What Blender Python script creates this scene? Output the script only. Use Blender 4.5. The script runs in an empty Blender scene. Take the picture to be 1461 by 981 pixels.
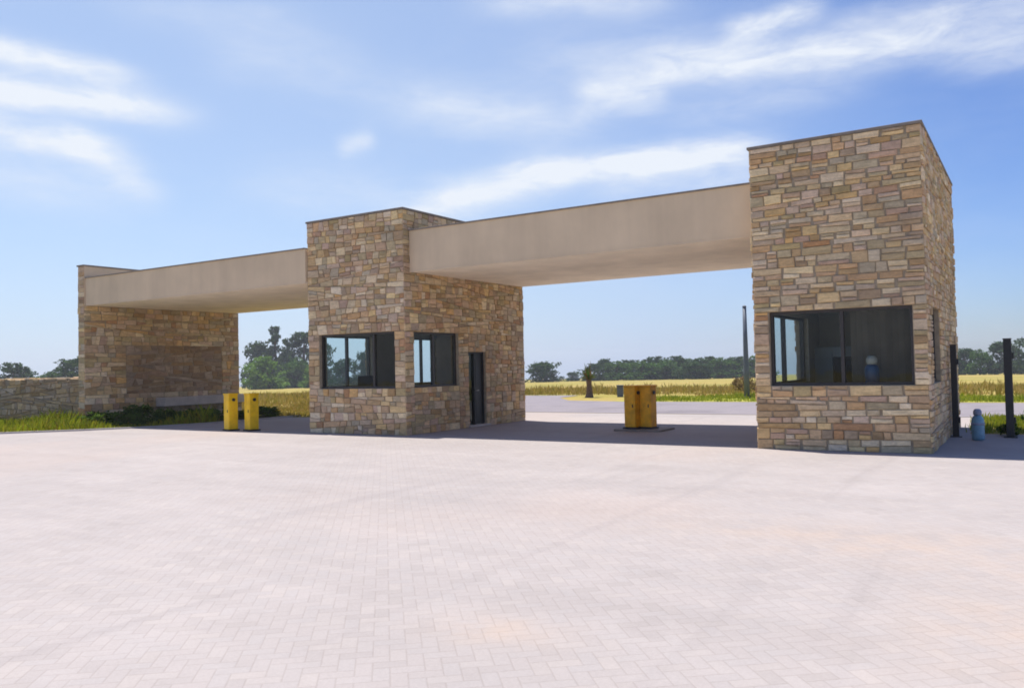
import bpy, bmesh, math, random
from mathutils import Vector, Matrix
R = math.radians
scene = bpy.context.scene
C = scene.collection
PI = math.pi

# ------------------------------------------------------------------ node helpers
class NT:
    def __init__(s, tree): s.t = tree; s.n = tree.nodes; s.l = tree.links
    def new(s, kind, **kw):
        n = s.n.new(kind)
        for k, v in kw.items(): setattr(n, k, v)
        return n
    def put(s, sock, v):
        if isinstance(v, bpy.types.NodeSocket): s.l.new(v, sock)
        else:
            try: sock.default_value = v
            except Exception: sock.default_value = (*v, 1.0)
    def math(s, op, a, b=None, c=None, clamp=False):
        n = s.new('ShaderNodeMath', operation=op, use_clamp=clamp)
        s.put(n.inputs[0], a)
        if b is not None: s.put(n.inputs[1], b)
        if c is not None: s.put(n.inputs[2], c)
        return n.outputs[0]
    def vmath(s, op, a, b=None):
        n = s.new('ShaderNodeVectorMath', operation=op)
        s.put(n.inputs[0], a)
        if b is not None: s.put(n.inputs[1], b)
        return n.outputs['Value'] if op in ('DOT_PRODUCT', 'LENGTH') else n.outputs[0]
    def mix(s, f, a, b, blend='MIX'):
        n = s.new('ShaderNodeMix', data_type='RGBA', blend_type=blend)
        s.put(n.inputs[0], f); s.put(n.inputs[6], a); s.put(n.inputs[7], b)
        return n.outputs[2]
    def ramp(s, f, stops, interp='LINEAR'):
        n = s.new('ShaderNodeValToRGB'); cr = n.color_ramp; cr.interpolation = interp
        while len(cr.elements) < len(stops): cr.elements.new(0.5)
        for e, (p, c) in zip(cr.elements, stops):
            e.position = p; e.color = (*c, 1) if not isinstance(c, (int, float)) else (c, c, c, 1)
        s.put(n.inputs[0], f); return n.outputs[0]
    def noise(s, vec, scale, detail=4, rough=0.55, dist=0.0):
        n = s.new('ShaderNodeTexNoise'); s.put(n.inputs['Vector'], vec)
        n.inputs['Scale'].default_value = scale; n.inputs['Detail'].default_value = detail
        n.inputs['Roughness'].default_value = rough; n.inputs['Distortion'].default_value = dist
        return n.outputs[0]
    def mapping(s, vec, rot=(0, 0, 0), scale=(1, 1, 1), loc=(0, 0, 0)):
        n = s.new('ShaderNodeMapping'); s.put(n.inputs[0], vec)
        n.inputs['Location'].default_value = loc; n.inputs['Rotation'].default_value = rot; n.inputs['Scale'].default_value = scale
        return n.outputs[0]
    def pos(s): return s.new('ShaderNodeNewGeometry').outputs['Position']
    def island(s): return s.new('ShaderNodeNewGeometry').outputs['Random Per Island']
    def bump(s, h, strength=0.3, dist=0.02):
        n = s.new('ShaderNodeBump'); s.put(n.inputs['Height'], h)
        n.inputs['Strength'].default_value = strength; n.inputs['Distance'].default_value = dist
        return n.outputs[0]

def mat(name):
    m = bpy.data.materials.new(name); m.use_nodes = True
    t = NT(m.node_tree); b = m.node_tree.nodes['Principled BSDF']
    return m, t, b

def plain(name, col, rough=0.6, metal=0.0, var=0.12, scale=6.0, bumpv=0.1, spec=0.5):
    m, t, b = mat(name)
    p = t.pos(); n = t.noise(p, scale, 5, 0.6)
    f = t.ramp(n, [(0.3, 1 - var), (0.7, 1 + var)])
    c = t.mix(1.0, (*col, 1), f, 'MULTIPLY')
    t.put(b.inputs['Base Color'], c)
    b.inputs['Roughness'].default_value = rough; b.inputs['Metallic'].default_value = metal
    b.inputs['Specular IOR Level'].default_value = spec
    if bumpv: t.put(b.inputs['Normal'], t.bump(t.noise(p, scale * 8, 4), bumpv, 0.01))
    return m

M = {}
# stone: one colour per stone
def stone_mat(name, stops):
    m, t, b = mat(name)
    r = t.island(); p = t.pos()
    mean = [sum(c[k] for q, c in stops) / len(stops) for k in range(3)]; tint = (1.47, 1.34, 0.90)
    base = t.ramp(r, [(q, tuple((0.75 * c[k] + 0.25 * mean[k]) * tint[k] for k in range(3))) for q, c in stops], 'CONSTANT')
    hue = t.new('ShaderNodeHueSaturation'); t.put(hue.inputs['Color'], base)
    rr = t.math('FRACT', t.math('MULTIPLY', r, 37.7))
    t.put(hue.inputs['Value'], t.math('MULTIPLY_ADD', rr, 0.26, 0.87))
    t.put(hue.inputs['Saturation'], t.math('MULTIPLY_ADD', t.math('FRACT', t.math('MULTIPLY', r, 91.3)), 0.35, 0.70))
    # veins and mottling run in a direction of each stone's own
    off = t.vmath('ADD', p, t.vmath('SCALE', (1, 1, 1)))
    n1 = t.noise(t.mapping(p, scale=(5, 5, 16)), 1.0, 6, 0.65, 0.6)
    n2 = t.noise(p, 28, 5, 0.7)
    n3 = t.noise(p, 0.55, 3, 0.5)
    c = t.mix(1.0, hue.outputs[0], t.ramp(n1, [(0.28, 0.70), (0.72, 1.25)]), 'MULTIPLY')
    c = t.mix(1.0, c, t.ramp(n2, [(0.25, 0.82), (0.75, 1.14)]), 'MULTIPLY')
    c = t.mix(t.ramp(n3, [(0.45, 0.0), (0.75, 0.35)]), c, (0.27, 0.215, 0.16, 1))
    t.put(b.inputs['Base Color'], c)
    b.inputs['Roughness'].default_value = 0.9; b.inputs['Specular IOR Level'].default_value = 0.25
    h = t.math('ADD', t.math('MULTIPLY', n1, 0.7), t.math('MULTIPLY', n2, 0.35))
    t.put(b.inputs['Normal'], t.bump(h, 0.55, 0.02))
    return m
TAN = [(0.0, (0.47, 0.35, 0.24)), (0.13, (0.36, 0.255, 0.17)), (0.25, (0.52, 0.41, 0.295)), (0.36, (0.40, 0.27, 0.20)),
       (0.46, (0.31, 0.27, 0.20)), (0.56, (0.43, 0.29, 0.225)), (0.65, (0.37, 0.31, 0.235)), (0.74, (0.27, 0.185, 0.125)),
       (0.82, (0.61, 0.51, 0.385)), (0.88, (0.35, 0.20, 0.15)), (0.94, (0.50, 0.33, 0.19))]
M['stone'] = stone_mat('tan_stone', TAN)
GREYST = [(0.0, (0.30, 0.22, 0.16)), (0.18, (0.38, 0.29, 0.22)), (0.34, (0.24, 0.175, 0.13)), (0.5, (0.34, 0.25, 0.20)), (0.66, (0.27, 0.215, 0.165)), (0.8, (0.43, 0.335, 0.26)), (0.92, (0.30, 0.20, 0.155))]
M['stone_dull'] = stone_mat('brown_field_stone', GREYST)
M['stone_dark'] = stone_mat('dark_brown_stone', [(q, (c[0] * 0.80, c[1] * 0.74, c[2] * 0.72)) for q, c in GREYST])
M['mortar'] = plain('mortar', (0.36, 0.29, 0.20), 0.95, var=0.2, scale=9, bumpv=0.4, spec=0.2)
M['coping'] = plain('coping_stone', (0.22, 0.185, 0.15), 0.8, var=0.25, scale=5, bumpv=0.2)

def plaster_mat():
    m, t, b = mat('beige_render')
    p = t.pos()
    streak = t.noise(t.mapping(p, scale=(2.2, 2.2, 0.16)), 1.0, 5, 0.6)
    blot = t.noise(p, 0.7, 4, 0.6); fine = t.noise(p, 60, 4, 0.6)
    c = t.mix(t.ramp(streak, [(0.42, 0.0), (0.78, 0.5)]), (0.74, 0.575, 0.375, 1), (0.58, 0.445, 0.29, 1))
    c = t.mix(1.0, c, t.ramp(blot, [(0.3, 0.90), (0.7, 1.07)]), 'MULTIPLY')
    t.put(b.inputs['Base Color'], c); b.inputs['Roughness'].default_value = 0.9; b.inputs['Specular IOR Level'].default_value = 0.2
    t.put(b.inputs['Normal'], t.bump(fine, 0.25, 0.006))
    return m
M['plaster'] = plaster_mat()
M['soffit'] = plain('soffit_board', (0.92, 0.79, 0.62), 0.85, var=0.1, scale=1.3, bumpv=0.1, spec=0.2)
M['bronze'] = plain('bronze_aluminium', (0.035, 0.028, 0.024), 0.42, var=0.15, scale=10, bumpv=0.02)
M['black_steel'] = plain('black_painted_steel', (0.012, 0.012, 0.014), 0.5, var=0.3, scale=9, bumpv=0.1)
M['doorway_dark'] = plain('doorway_dark_tone', (0.012, 0.013, 0.014), 0.5, var=0.25, scale=4, bumpv=0.05)  # near-black colour stands in for the dark interior seen through the doorway
M['pole_grey'] = plain('weathered_grey_steel', (0.10, 0.115, 0.14), 0.55, 0.0, var=0.2, scale=3, bumpv=0.08)
M['yellow'] = plain('yellow_enamel', (0.98, 0.60, 0.008), 0.42, var=0.16, scale=5, bumpv=0.06)
M['yellow_shade'] = plain('shade_tinted_yellow_enamel', (0.80, 0.37, 0.002), 0.55, var=0.25, scale=5, bumpv=0.08)  # shaded copy of the yellow enamel: canopy shade put into the colour
M['blue'] = plain('blue_paint', (0.15, 0.31, 0.42), 0.45, var=0.2, scale=12, bumpv=0.05)
M['pale_blue'] = plain('worn_blue_cap', (0.20, 0.24, 0.34), 0.55, var=0.2, scale=12, bumpv=0.05)
M['chrome'] = plain('brushed_steel', (0.45, 0.45, 0.45), 0.35, 1.0, var=0.1, scale=20, bumpv=0.02)
M['inner_wall'] = plain('interior_paint', (0.38, 0.33, 0.28), 0.9, var=0.08, scale=3, bumpv=0.05)
M['inner_floor'] = plain('interior_tile', (0.16, 0.14, 0.125), 0.6, var=0.15, scale=4, bumpv=0.03)
M['desk'] = plain('dark_laminate', (0.07, 0.05, 0.04), 0.5, var=0.15, scale=7, bumpv=0.03)
M['locker'] = plain('grey_locker', (0.26, 0.28, 0.29), 0.5, var=0.08, scale=3, bumpv=0.02)
M['blind'] = plain('blind_fabric', (0.36, 0.33, 0.29), 0.9, var=0.1, scale=3, bumpv=0.05)
M['fabric'] = plain('black_fabric', (0.015, 0.015, 0.017), 0.95, var=0.2, scale=30, bumpv=0.2)
M['jug_blue'] = plain('blue_plastic', (0.03, 0.11, 0.28), 0.3, var=0.1, scale=6, bumpv=0.0)
M['white_plastic'] = plain('pale_plastic', (0.55, 0.6, 0.58), 0.4, var=0.06, scale=6, bumpv=0.0)
M['concrete'] = plain('concrete', (0.42, 0.385, 0.36), 0.9, var=0.16, scale=2.5, bumpv=0.25, spec=0.25)
M['pale_cap'] = plain('pale_cast_stone', (0.52, 0.45, 0.39), 0.9, var=0.16, scale=3, bumpv=0.25, spec=0.25)
M['bark'] = plain('bark', (0.12, 0.085, 0.06), 0.95, var=0.3, scale=8, bumpv=0.6, spec=0.2)
M['bark_brown'] = plain('shaggy_brown_bark', (0.17, 0.11, 0.075), 0.95, var=0.35, scale=14, bumpv=0.8, spec=0.2)

def glass_mat(name, tint, base=0.03):
    m, t, b = mat(name); t.n.remove(b)
    out = t.n['Material Output']
    tr = t.new('ShaderNodeBsdfTransparent'); tr.inputs[0].default_value = (*tint, 1)
    gl = t.new('ShaderNodeBsdfGlossy'); gl.inputs['Roughness'].default_value = 0.015
    lw = t.new('ShaderNodeLayerWeight'); lw.inputs['Blend'].default_value = 0.5
    f = t.math('MULTIPLY_ADD', t.math('POWER', lw.outputs['Facing'], 5.0), 0.9, base, clamp=True)
    p = t.pos(); t.put(gl.inputs['Normal'], t.bump(t.noise(p, 1.6, 2), 0.06, 0.05))
    mx = t.new('ShaderNodeMixShader'); t.put(mx.inputs[0], f); t.l.new(tr.outputs[0], mx.inputs[1]); t.l.new(gl.outputs[0], mx.inputs[2])
    t.l.new(mx.outputs[0], out.inputs[0]); return m
M['glass'] = glass_mat('window_glass', (0.80, 0.89, 0.90))
M['glass_dark'] = glass_mat('tinted_glass', (0.66, 0.66, 0.60), 0.03)
M['glass_green'] = glass_mat('green_glass', (0.30, 0.42, 0.34), 0.05)

def leaf_mat(name, cols, trans=0.25):
    m, t, b = mat(name); t.n.remove(b)
    out = t.n['Material Output']; r = t.island()
    c = t.ramp(r, [(i / max(1, len(cols) - 1), c) for i, c in enumerate(cols)])
    d = t.new('ShaderNodeBsdfDiffuse'); t.put(d.inputs[0], c)
    tl = t.new('ShaderNodeBsdfTranslucent'); t.put(tl.inputs[0], t.mix(1.0, c, (1.1, 1.25, 0.6, 1), 'MULTIPLY'))
    mx = t.new('ShaderNodeMixShader'); mx.inputs[0].default_value = trans
    t.l.new(d.outputs[0], mx.inputs[1]); t.l.new(tl.outputs[0], mx.inputs[2]); t.l.new(mx.outputs[0], out.inputs[0])
    return m
M['leaf_dark'] = leaf_mat('dark_foliage', [(0.022, 0.045, 0.022), (0.04, 0.075, 0.03), (0.065, 0.105, 0.04)])
M['leaf_blue'] = leaf_mat('blue_green_foliage', [(0.026, 0.05, 0.03), (0.045, 0.08, 0.042), (0.075, 0.115, 0.055)])
M['leaf_mid'] = leaf_mat('green_foliage', [(0.035, 0.075, 0.022), (0.06, 0.12, 0.03), (0.10, 0.17, 0.045)])
M['leaf_light'] = leaf_mat('light_green_foliage', [(0.08, 0.15, 0.03), (0.13, 0.22, 0.05), (0.19, 0.29, 0.07)])
M['leaf_shrub'] = leaf_mat('shrub_foliage', [(0.04, 0.075, 0.015), (0.075, 0.125, 0.02), (0.13, 0.18, 0.03)])
M['leaf_dry'] = leaf_mat('dry_bush_foliage', [(0.14, 0.09, 0.05), (0.22, 0.15, 0.08), (0.28, 0.21, 0.09)])
M['leaf_palm'] = leaf_mat('reddish_green_fronds', [(0.05, 0.09, 0.025), (0.09, 0.12, 0.03), (0.17, 0.09, 0.045)])
M['grass_yg'] = leaf_mat('yellow_green_grass', [(0.14, 0.17, 0.012), (0.24, 0.27, 0.02), (0.36, 0.36, 0.035), (0.27, 0.19, 0.03)], 0.35)
M['grass_green'] = leaf_mat('verge_grass', [(0.13, 0.17, 0.02), (0.22, 0.25, 0.03), (0.34, 0.31, 0.05)], 0.35)
M['grass_dry'] = leaf_mat('dry_grass', [(0.33, 0.22, 0.075), (0.40, 0.28, 0.11), (0.27, 0.19, 0.05), (0.20, 0.19, 0.04)], 0.3)

# --- ground materials
def paver_mat():
    m, t, b = mat('pale_block_paving')
    p = t.pos(); W = 0.094
    uv = t.mapping(p, rot=(0, 0, R(45 + 4)), scale=(1 / W, 1 / W, 0))
    sep = t.new('ShaderNodeSeparateXYZ'); t.put(sep.inputs[0], uv)
    x, y = sep.outputs[0], sep.outputs[1]
    i, j = t.math('FLOOR', x), t.math('FLOOR', y)
    fx, fy = t.math('FRACT', x), t.math('FRACT', y)
    mm = t.math('FLOORED_MODULO', t.math('SUBTRACT', i, j), 4.0)
    is1 = t.math('COMPARE', mm, 1.0, 0.1); is2 = t.math('COMPARE', mm, 2.0, 0.1)
    isV = t.math('GREATER_THAN', mm, 1.5)
    uH = t.math('ADD', fx, is1); uV = t.math('ADD', fy, is2)
    mixf = lambda f, a, c: t.math('ADD', t.math('MULTIPLY', t.math('SUBTRACT', 1.0, f), a), t.math('MULTIPLY', f, c))
    u = mixf(isV, uH, uV); v = mixf(isV, fy, fx)
    e = t.math('MINIMUM', t.math('MINIMUM', u, t.math('SUBTRACT', 2.0, u)), t.math('MINIMUM', v, t.math('SUBTRACT', 1.0, v)))
    ci = t.math('SUBTRACT', i, is1); cj = t.math('SUBTRACT', j, is2)
    cv = t.new('ShaderNodeCombineXYZ'); t.put(cv.inputs[0], ci); t.put(cv.inputs[1], cj); t.put(cv.inputs[2], isV)
    wn = t.new('ShaderNodeTexWhiteNoise', noise_dimensions='3D'); t.put(wn.inputs[0], cv.outputs[0])
    r = wn.outputs[0]
    base = t.ramp(r, [(0.0, (0.326, 0.291, 0.276)), (0.35, (0.346, 0.308, 0.292)), (0.7, (0.338, 0.305, 0.292)), (0.93, (0.358, 0.318, 0.298)), (1.0, (0.318, 0.284, 0.268))])
    big = t.noise(p, 0.16, 4, 0.6, 0.3); mid = t.noise(p, 0.9, 5, 0.65); warm = t.noise(t.mapping(p, loc=(31, 17, 3)), 0.13, 3, 0.5)
    tyre = t.noise(t.mapping(p, rot=(0, 0, R(8)), scale=(0.07, 0.9, 1)), 1.0, 4, 0.6)
    c = t.mix(1.0, base, t.ramp(big, [(0.3, 0.93), (0.7, 1.05)]), 'MULTIPLY')
    c = t.mix(1.0, c, t.ramp(mid, [(0.25, 0.93), (0.75, 1.05)]), 'MULTIPLY')
    c = t.mix(1.0, c, t.ramp(tyre, [(0.35, 0.95), (0.65, 1.03)]), 'MULTIPLY')
    c = t.mix(t.ramp(warm, [(0.52, 0.0), (0.72, 0.55)]), c, (0.385, 0.305, 0.262, 1))
    def patch(cx, cy, sx, sy, rz):
        q = t.mapping(t.vmath('SUBTRACT', p, (cx, cy, 0)), rot=(0, 0, rz), scale=(1 / sx, 1 / sy, 0))
        return t.math('EXPONENT', t.math('MULTIPLY', t.math('POWER', t.vmath('LENGTH', q), 2.0), -1.0))
    dust = t.math('ADD', t.math('ADD', patch(-1.2, 7.9, 1.9, 0.8, R(-32)), patch(0.05, 5.7, 0.8, 1.3, R(-30))), patch(-2.9, 4.3, 0.45, 0.3, 0))
    dn = t.ramp(t.noise(p, 2.2, 5, 0.65), [(0.3, 0.0), (0.65, 0.8)])
    c = t.mix(t.math('MULTIPLY', dust, dn, clamp=True), c, (0.385, 0.308, 0.258, 1))
    oil = t.ramp(t.noise(t.mapping(p, loc=(13, 4, 0)), 0.85, 4, 0.55), [(0.66, 0.0), (0.78, 0.30)])
    c = t.mix(oil, c, (0.22, 0.195, 0.185, 1))
    scuff = t.ramp(t.noise(t.mapping(p, rot=(0, 0, R(-20)), scale=(2.6, 0.12, 1)), 1.0, 4, 0.6, 0.5), [(0.56, 0.0), (0.74, 0.28)])
    c = t.mix(scuff, c, (0.235, 0.21, 0.205, 1))
    joint = t.ramp(e, [(0.02, 0.0), (0.07, 1.0)])
    c = t.mix(joint, t.mix(1.0, c, (0.89, 0.88, 0.865, 1), 'MULTIPLY'), c)
    sand = t.noise(p, 55, 4, 0.7)
    c = t.mix(1.0, c, t.ramp(sand, [(0.3, 0.93), (0.7, 1.05)]), 'MULTIPLY')
    t.put(b.inputs['Base Color'], c); b.inputs['Roughness'].default_value = 0.88; b.inputs['Specular IOR Level'].default_value = 0.25
    h = t.math('ADD', t.ramp(e, [(0.0, 0.0), (0.10, 1.0)]), t.math('MULTIPLY', sand, 0.25))
    h = t.math('ADD', h, t.math('MULTIPLY', r, 0.35))
    t.put(b.inputs['Normal'], t.bump(h, 0.25, 0.005))
    return m
M['paving'] = paver_mat()

def field_mat():
    m, t, b = mat('dry_grass_field')
    p = t.pos()
    a = t.noise(t.mapping(p, scale=(0.035, 0.09, 1)), 1.0, 5, 0.6, 0.4)
    g = t.noise(t.mapping(p, loc=(5, 9, 0), scale=(0.06, 0.2, 1)), 1.0, 4, 0.6)
    f = t.noise(p, 3.5, 6, 0.7)
    c = t.ramp(a, [(0.28, (0.21, 0.20, 0.045)), (0.45, (0.31, 0.25, 0.065)), (0.6, (0.36, 0.27, 0.09)), (0.75, (0.27, 0.19, 0.06))])
    c = t.mix(t.ramp(g, [(0.52, 0.0), (0.66, 0.7)]), c, (0.17, 0.19, 0.04, 1))
    c = t.mix(1.0, c, t.ramp(f, [(0.25, 0.7), (0.75, 1.2)]), 'MULTIPLY')
    t.put(b.inputs['Base Color'], c); b.inputs['Roughness'].default_value = 1.0; b.inputs['Specular IOR Level'].default_value = 0.1
    t.put(b.inputs['Normal'], t.bump(f, 0.8, 0.08))
    return m
M['field'] = field_mat()

def ground_like(name, cols, s1, s2, bumpd):
    m, t, b = mat(name); p = t.pos()
    a = t.noise(p, s1, 5, 0.6, 0.3); f = t.noise(p, s2, 6, 0.7)
    c = t.ramp(a, [(0.3 + 0.4 * i / (len(cols) - 1), c) for i, c in enumerate(cols)])
    c = t.mix(1.0, c, t.ramp(f, [(0.25, 0.78), (0.75, 1.18)]), 'MULTIPLY')
    t.put(b.inputs['Base Color'], c); b.inputs['Roughness'].default_value = 0.95; b.inputs['Specular IOR Level'].default_value = 0.2
    t.put(b.inputs['Normal'], t.bump(f, 0.5, bumpd)); return m
M['verge'] = ground_like('verge_turf', [(0.26, 0.29, 0.04), (0.34, 0.34, 0.05), (0.44, 0.37, 0.10)], 0.5, 6, 0.05)
M['soil'] = ground_like('planting_soil', [(0.12, 0.09, 0.05), (0.19, 0.17, 0.05), (0.15, 0.15, 0.035)], 1.2, 9, 0.04)
M['road'] = ground_like('worn_grey_road', [(0.18, 0.16, 0.172), (0.235, 0.21, 0.22), (0.205, 0.183, 0.20)], 0.35, 20, 0.01)

# ------------------------------------------------------------------ mesh helpers
def link(name, me, mats, parent=None, loc=None):
    o = bpy.data.objects.new(name, me); C.objects.link(o)
    for m in (mats if isinstance(mats, (list, tuple)) else [mats]): me.materials.append(m)
    if parent: o.parent = parent
    if loc: o.location = loc
    return o
def from_bm(name, bm, mats, parent=None, loc=None, smooth=False, bevel=0):
    bmesh.ops.recalc_face_normals(bm, faces=bm.faces[:])
    me = bpy.data.meshes.new(name); bm.to_mesh(me); bm.free()
    if smooth:
        for p in me.polygons: p.use_smooth = True
    o = link(name, me, mats, parent, loc)
    if bevel:
        md = o.modifiers.new('bevel', 'BEVEL'); md.width = bevel; md.segments = 2; md.limit_method = 'ANGLE'
    return o
def box(bm, x0, x1, y0, y1, z0, z1, mi=0):
    v = [bm.verts.new(c) for c in ((x0, y0, z0), (x1, y0, z0), (x1, y1, z0), (x0, y1, z0), (x0, y0, z1), (x1, y0, z1), (x1, y1, z1), (x0, y1, z1))]
    for q in ((3, 2, 1, 0), (4, 5, 6, 7), (0, 1, 5, 4), (1, 2, 6, 5), (2, 3, 7, 6), (3, 0, 4, 7)):
        f = bm.faces.new([v[i] for i in q]); f.material_index = mi
def boxo(name, x0, x1, y0, y1, z0, z1, m, parent=None, bevel=0):
    bm = bmesh.new(); box(bm, x0, x1, y0, y1, z0, z1); return from_bm(name, bm, m, parent, bevel=bevel)
def lathe(bm, prof, seg=20, cx=0, cy=0):
    rings = [[bm.verts.new((cx + r * math.cos(2 * PI * k / seg), cy + r * math.sin(2 * PI * k / seg), z)) for k in range(seg)] for r, z in prof]
    for a, b in zip(rings, rings[1:]):
        for k in range(seg): bm.faces.new((a[k], a[(k + 1) % seg], b[(k + 1) % seg], b[k]))
    bm.faces.new(rings[-1]); bm.faces.new(rings[0][::-1])
def tube(bm, pts, seg=7):
    """pts: (x,y,z,r) along a line"""
    rings = []
    for i, (x, y, z, r) in enumerate(pts):
        a = Vector(pts[max(0, i - 1)][:3]); b = Vector(pts[min(len(pts) - 1, i + 1)][:3])
        d = (b - a).normalized(); u = d.cross(Vector((0.31, 0.95, 0.05))).normalized(); w = d.cross(u)
        rings.append([bm.verts.new(Vector((x, y, z)) + (u * math.cos(2 * PI * k / seg) + w * math.sin(2 * PI * k / seg)) * r) for k in range(seg)])
    for a, b in zip(rings, rings[1:]):
        for k in range(seg): bm.faces.new((a[k], a[(k + 1) % seg], b[(k + 1) % seg], b[k]))
    bm.faces.new(rings[-1]); bm.faces.new(rings[0][::-1])
def sheet(name, pts, z, m, kind='structure'):
    bm = bmesh.new(); f = bm.faces.new([bm.verts.new((x, y, z)) for x, y in pts])
    if f.normal.z < 0: f.normal_flip()
    bmesh.ops.triangulate(bm, faces=[f])
    me = bpy.data.meshes.new(name); bm.to_mesh(me); bm.free()
    o = link(name, me, m); o['kind'] = kind; return o
def thing(name, label, cat, loc=(0, 0, 0), rz=0, group=None):
    o = bpy.data.objects.new(name, None); C.objects.link(o); o.location = loc; o.rotation_euler = (0, 0, rz); o.empty_display_size = 0.3
    o['label'] = label; o['category'] = cat
    if group: o['group'] = group
    return o
def tag(o, label, cat, group=None):
    o['label'] = label; o['category'] = cat
    if group: o['group'] = group
    return o
def dup(root, loc, rz=0, label=None, group=None, scale=None):
    r = root.copy(); C.objects.link(r); r.location = loc; r.rotation_euler = (0, 0, rz)
    if scale: r.scale = scale
    if label: r['label'] = label
    if group: r['group'] = group
    for ch in list(root.children):
        c = ch.copy(); C.objects.link(c); c.parent = r
        for g in list(ch.children):
            d = g.copy(); C.objects.link(d); d.parent = c
    return r

# ------------------------------------------------------------------ stone facing
def split_poly(poly, n, c):
    a, b = [], []
    L = len(poly)
    for i in range(L):
        p, q = poly[i], poly[(i + 1) % L]
        sp = (p[0] - c[0]) * n[0] + (p[1] - c[1]) * n[1]; sq = (q[0] - c[0]) * n[0] + (q[1] - c[1]) * n[1]
        (a if sp >= 0 else b).append(p)
        if sp * sq < 0:
            t = sp / (sp - sq); x = (p[0] + (q[0] - p[0]) * t, p[1] + (q[1] - p[1]) * t); a.append(x); b.append(x)
    return a, b
def poly_area(p): return abs(sum(p[i][0] * p[(i + 1) % len(p)][1] - p[(i + 1) % len(p)][0] * p[i][1] for i in range(len(p)))) / 2
def flagstones(rect, area, ang, aspect, rng, course=0.42):
    u0, u1, z0, z1 = rect
    todo = [[(u0, z0), (u1, z0), (u1, z1), (u0, z1)]]; out = []
    while todo:
        p = todo.pop(); A = poly_area(p)
        if A < area * math.exp(rng.uniform(-0.75, 0.75)) * 1.25 or len(p) < 3:
            if A > 0.0015: out.append(p)
            continue
        us = [q[0] for q in p]; zs = [q[1] for q in p]; w = max(us) - min(us); h = max(zs) - min(zs)
        base = 0 if (w > h * aspect * rng.uniform(0.7, 1.4) and h < course * rng.uniform(0.8, 1.3)) else PI / 2
        th = base + rng.gauss(0, ang * (0.45 if base else 1.0)); n = (math.cos(th), math.sin(th)); f = rng.uniform(0.36, 0.64)
        c = (min(us) + w * (f if base == 0 else 0.5), min(zs) + h * (f if base else 0.5))
        a, b = split_poly(p, n, c)
        if len(a) < 3 or len(b) < 3 or poly_area(a) < 0.002 or poly_area(b) < 0.002: out.append(p); continue
        todo += [a, b]
    return out
def face_stones(bm, rects, to3, normal, area=0.055, ang=0.12, aspect=1.9, gap=0.008, raise_=(0.014, 0.042), seed=1, mi=1):
    course = 0.24 if aspect > 2.2 else 0.36
    rng = random.Random(seed)
    for rect in rects:
        for p in flagstones(rect, area, ang, aspect, rng, course):
            cu = sum(q[0] for q in p) / len(p); cz = sum(q[1] for q in p) / len(p)
            us = [q[0] for q in p]; zs = [q[1] for q in p]
            size = min(max(us) - min(us), max(zs) - min(zs)) / 2 + 1e-4
            d = rng.uniform(*raise_)
            def ring(g, dep):
                o = []
                for q in p:
                    L = math.hypot(q[0] - cu, q[1] - cz) + 1e-6; k = max(0.3, 1 - g / min(L, size * 1.4))
                    o.append(bm.verts.new(Vector(to3(cu + (q[0] - cu) * k, cz + (q[1] - cz) * k)) + normal * (dep + (rng.uniform(-0.004, 0.004) if dep > 0 else 0))))
                return o
            r0 = ring(gap, -0.002); r1 = ring(gap * 1.05, d * 0.6); r2 = ring(gap + rng.uniform(0.010, 0.02), d)
            fs = []
            for a, b in ((r0, r1), (r1, r2)):
                for k in range(len(p)):
                    fs.append(bm.faces.new((a[k], a[(k + 1) % len(p)], b[(k + 1) % len(p)], b[k])))
            fs.append(bm.faces.new(r2))
            for f in fs: f.material_index = mi
def cut(rect, holes):
    """rectangle minus holes -> rectangles (full-height columns between the holes' edges)"""
    u0, u1, z0, z1 = rect
    hs = [h for h in holes if h[0] < u1 and h[1] > u0]
    if not hs: return [rect]
    zb = min(h[2] for h in hs); zt = max(h[3] for h in hs); out = []
    if zt < z1: out.append((u0, u1, zt, z1))
    if zb > z0: out.append((u0, u1, z0, zb))
    x = u0
    for h in sorted(hs):
        if h[0] > x: out.append((x, h[0], zb, zt))
        if h[2] > zb: out.append((h[0], h[1], zb, h[2]))
        if h[3] < zt: out.append((h[0], h[1], h[3], zt))
        x = h[1]
    if x < u1: out.append((x, u1, zb, zt))
    return out

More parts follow.
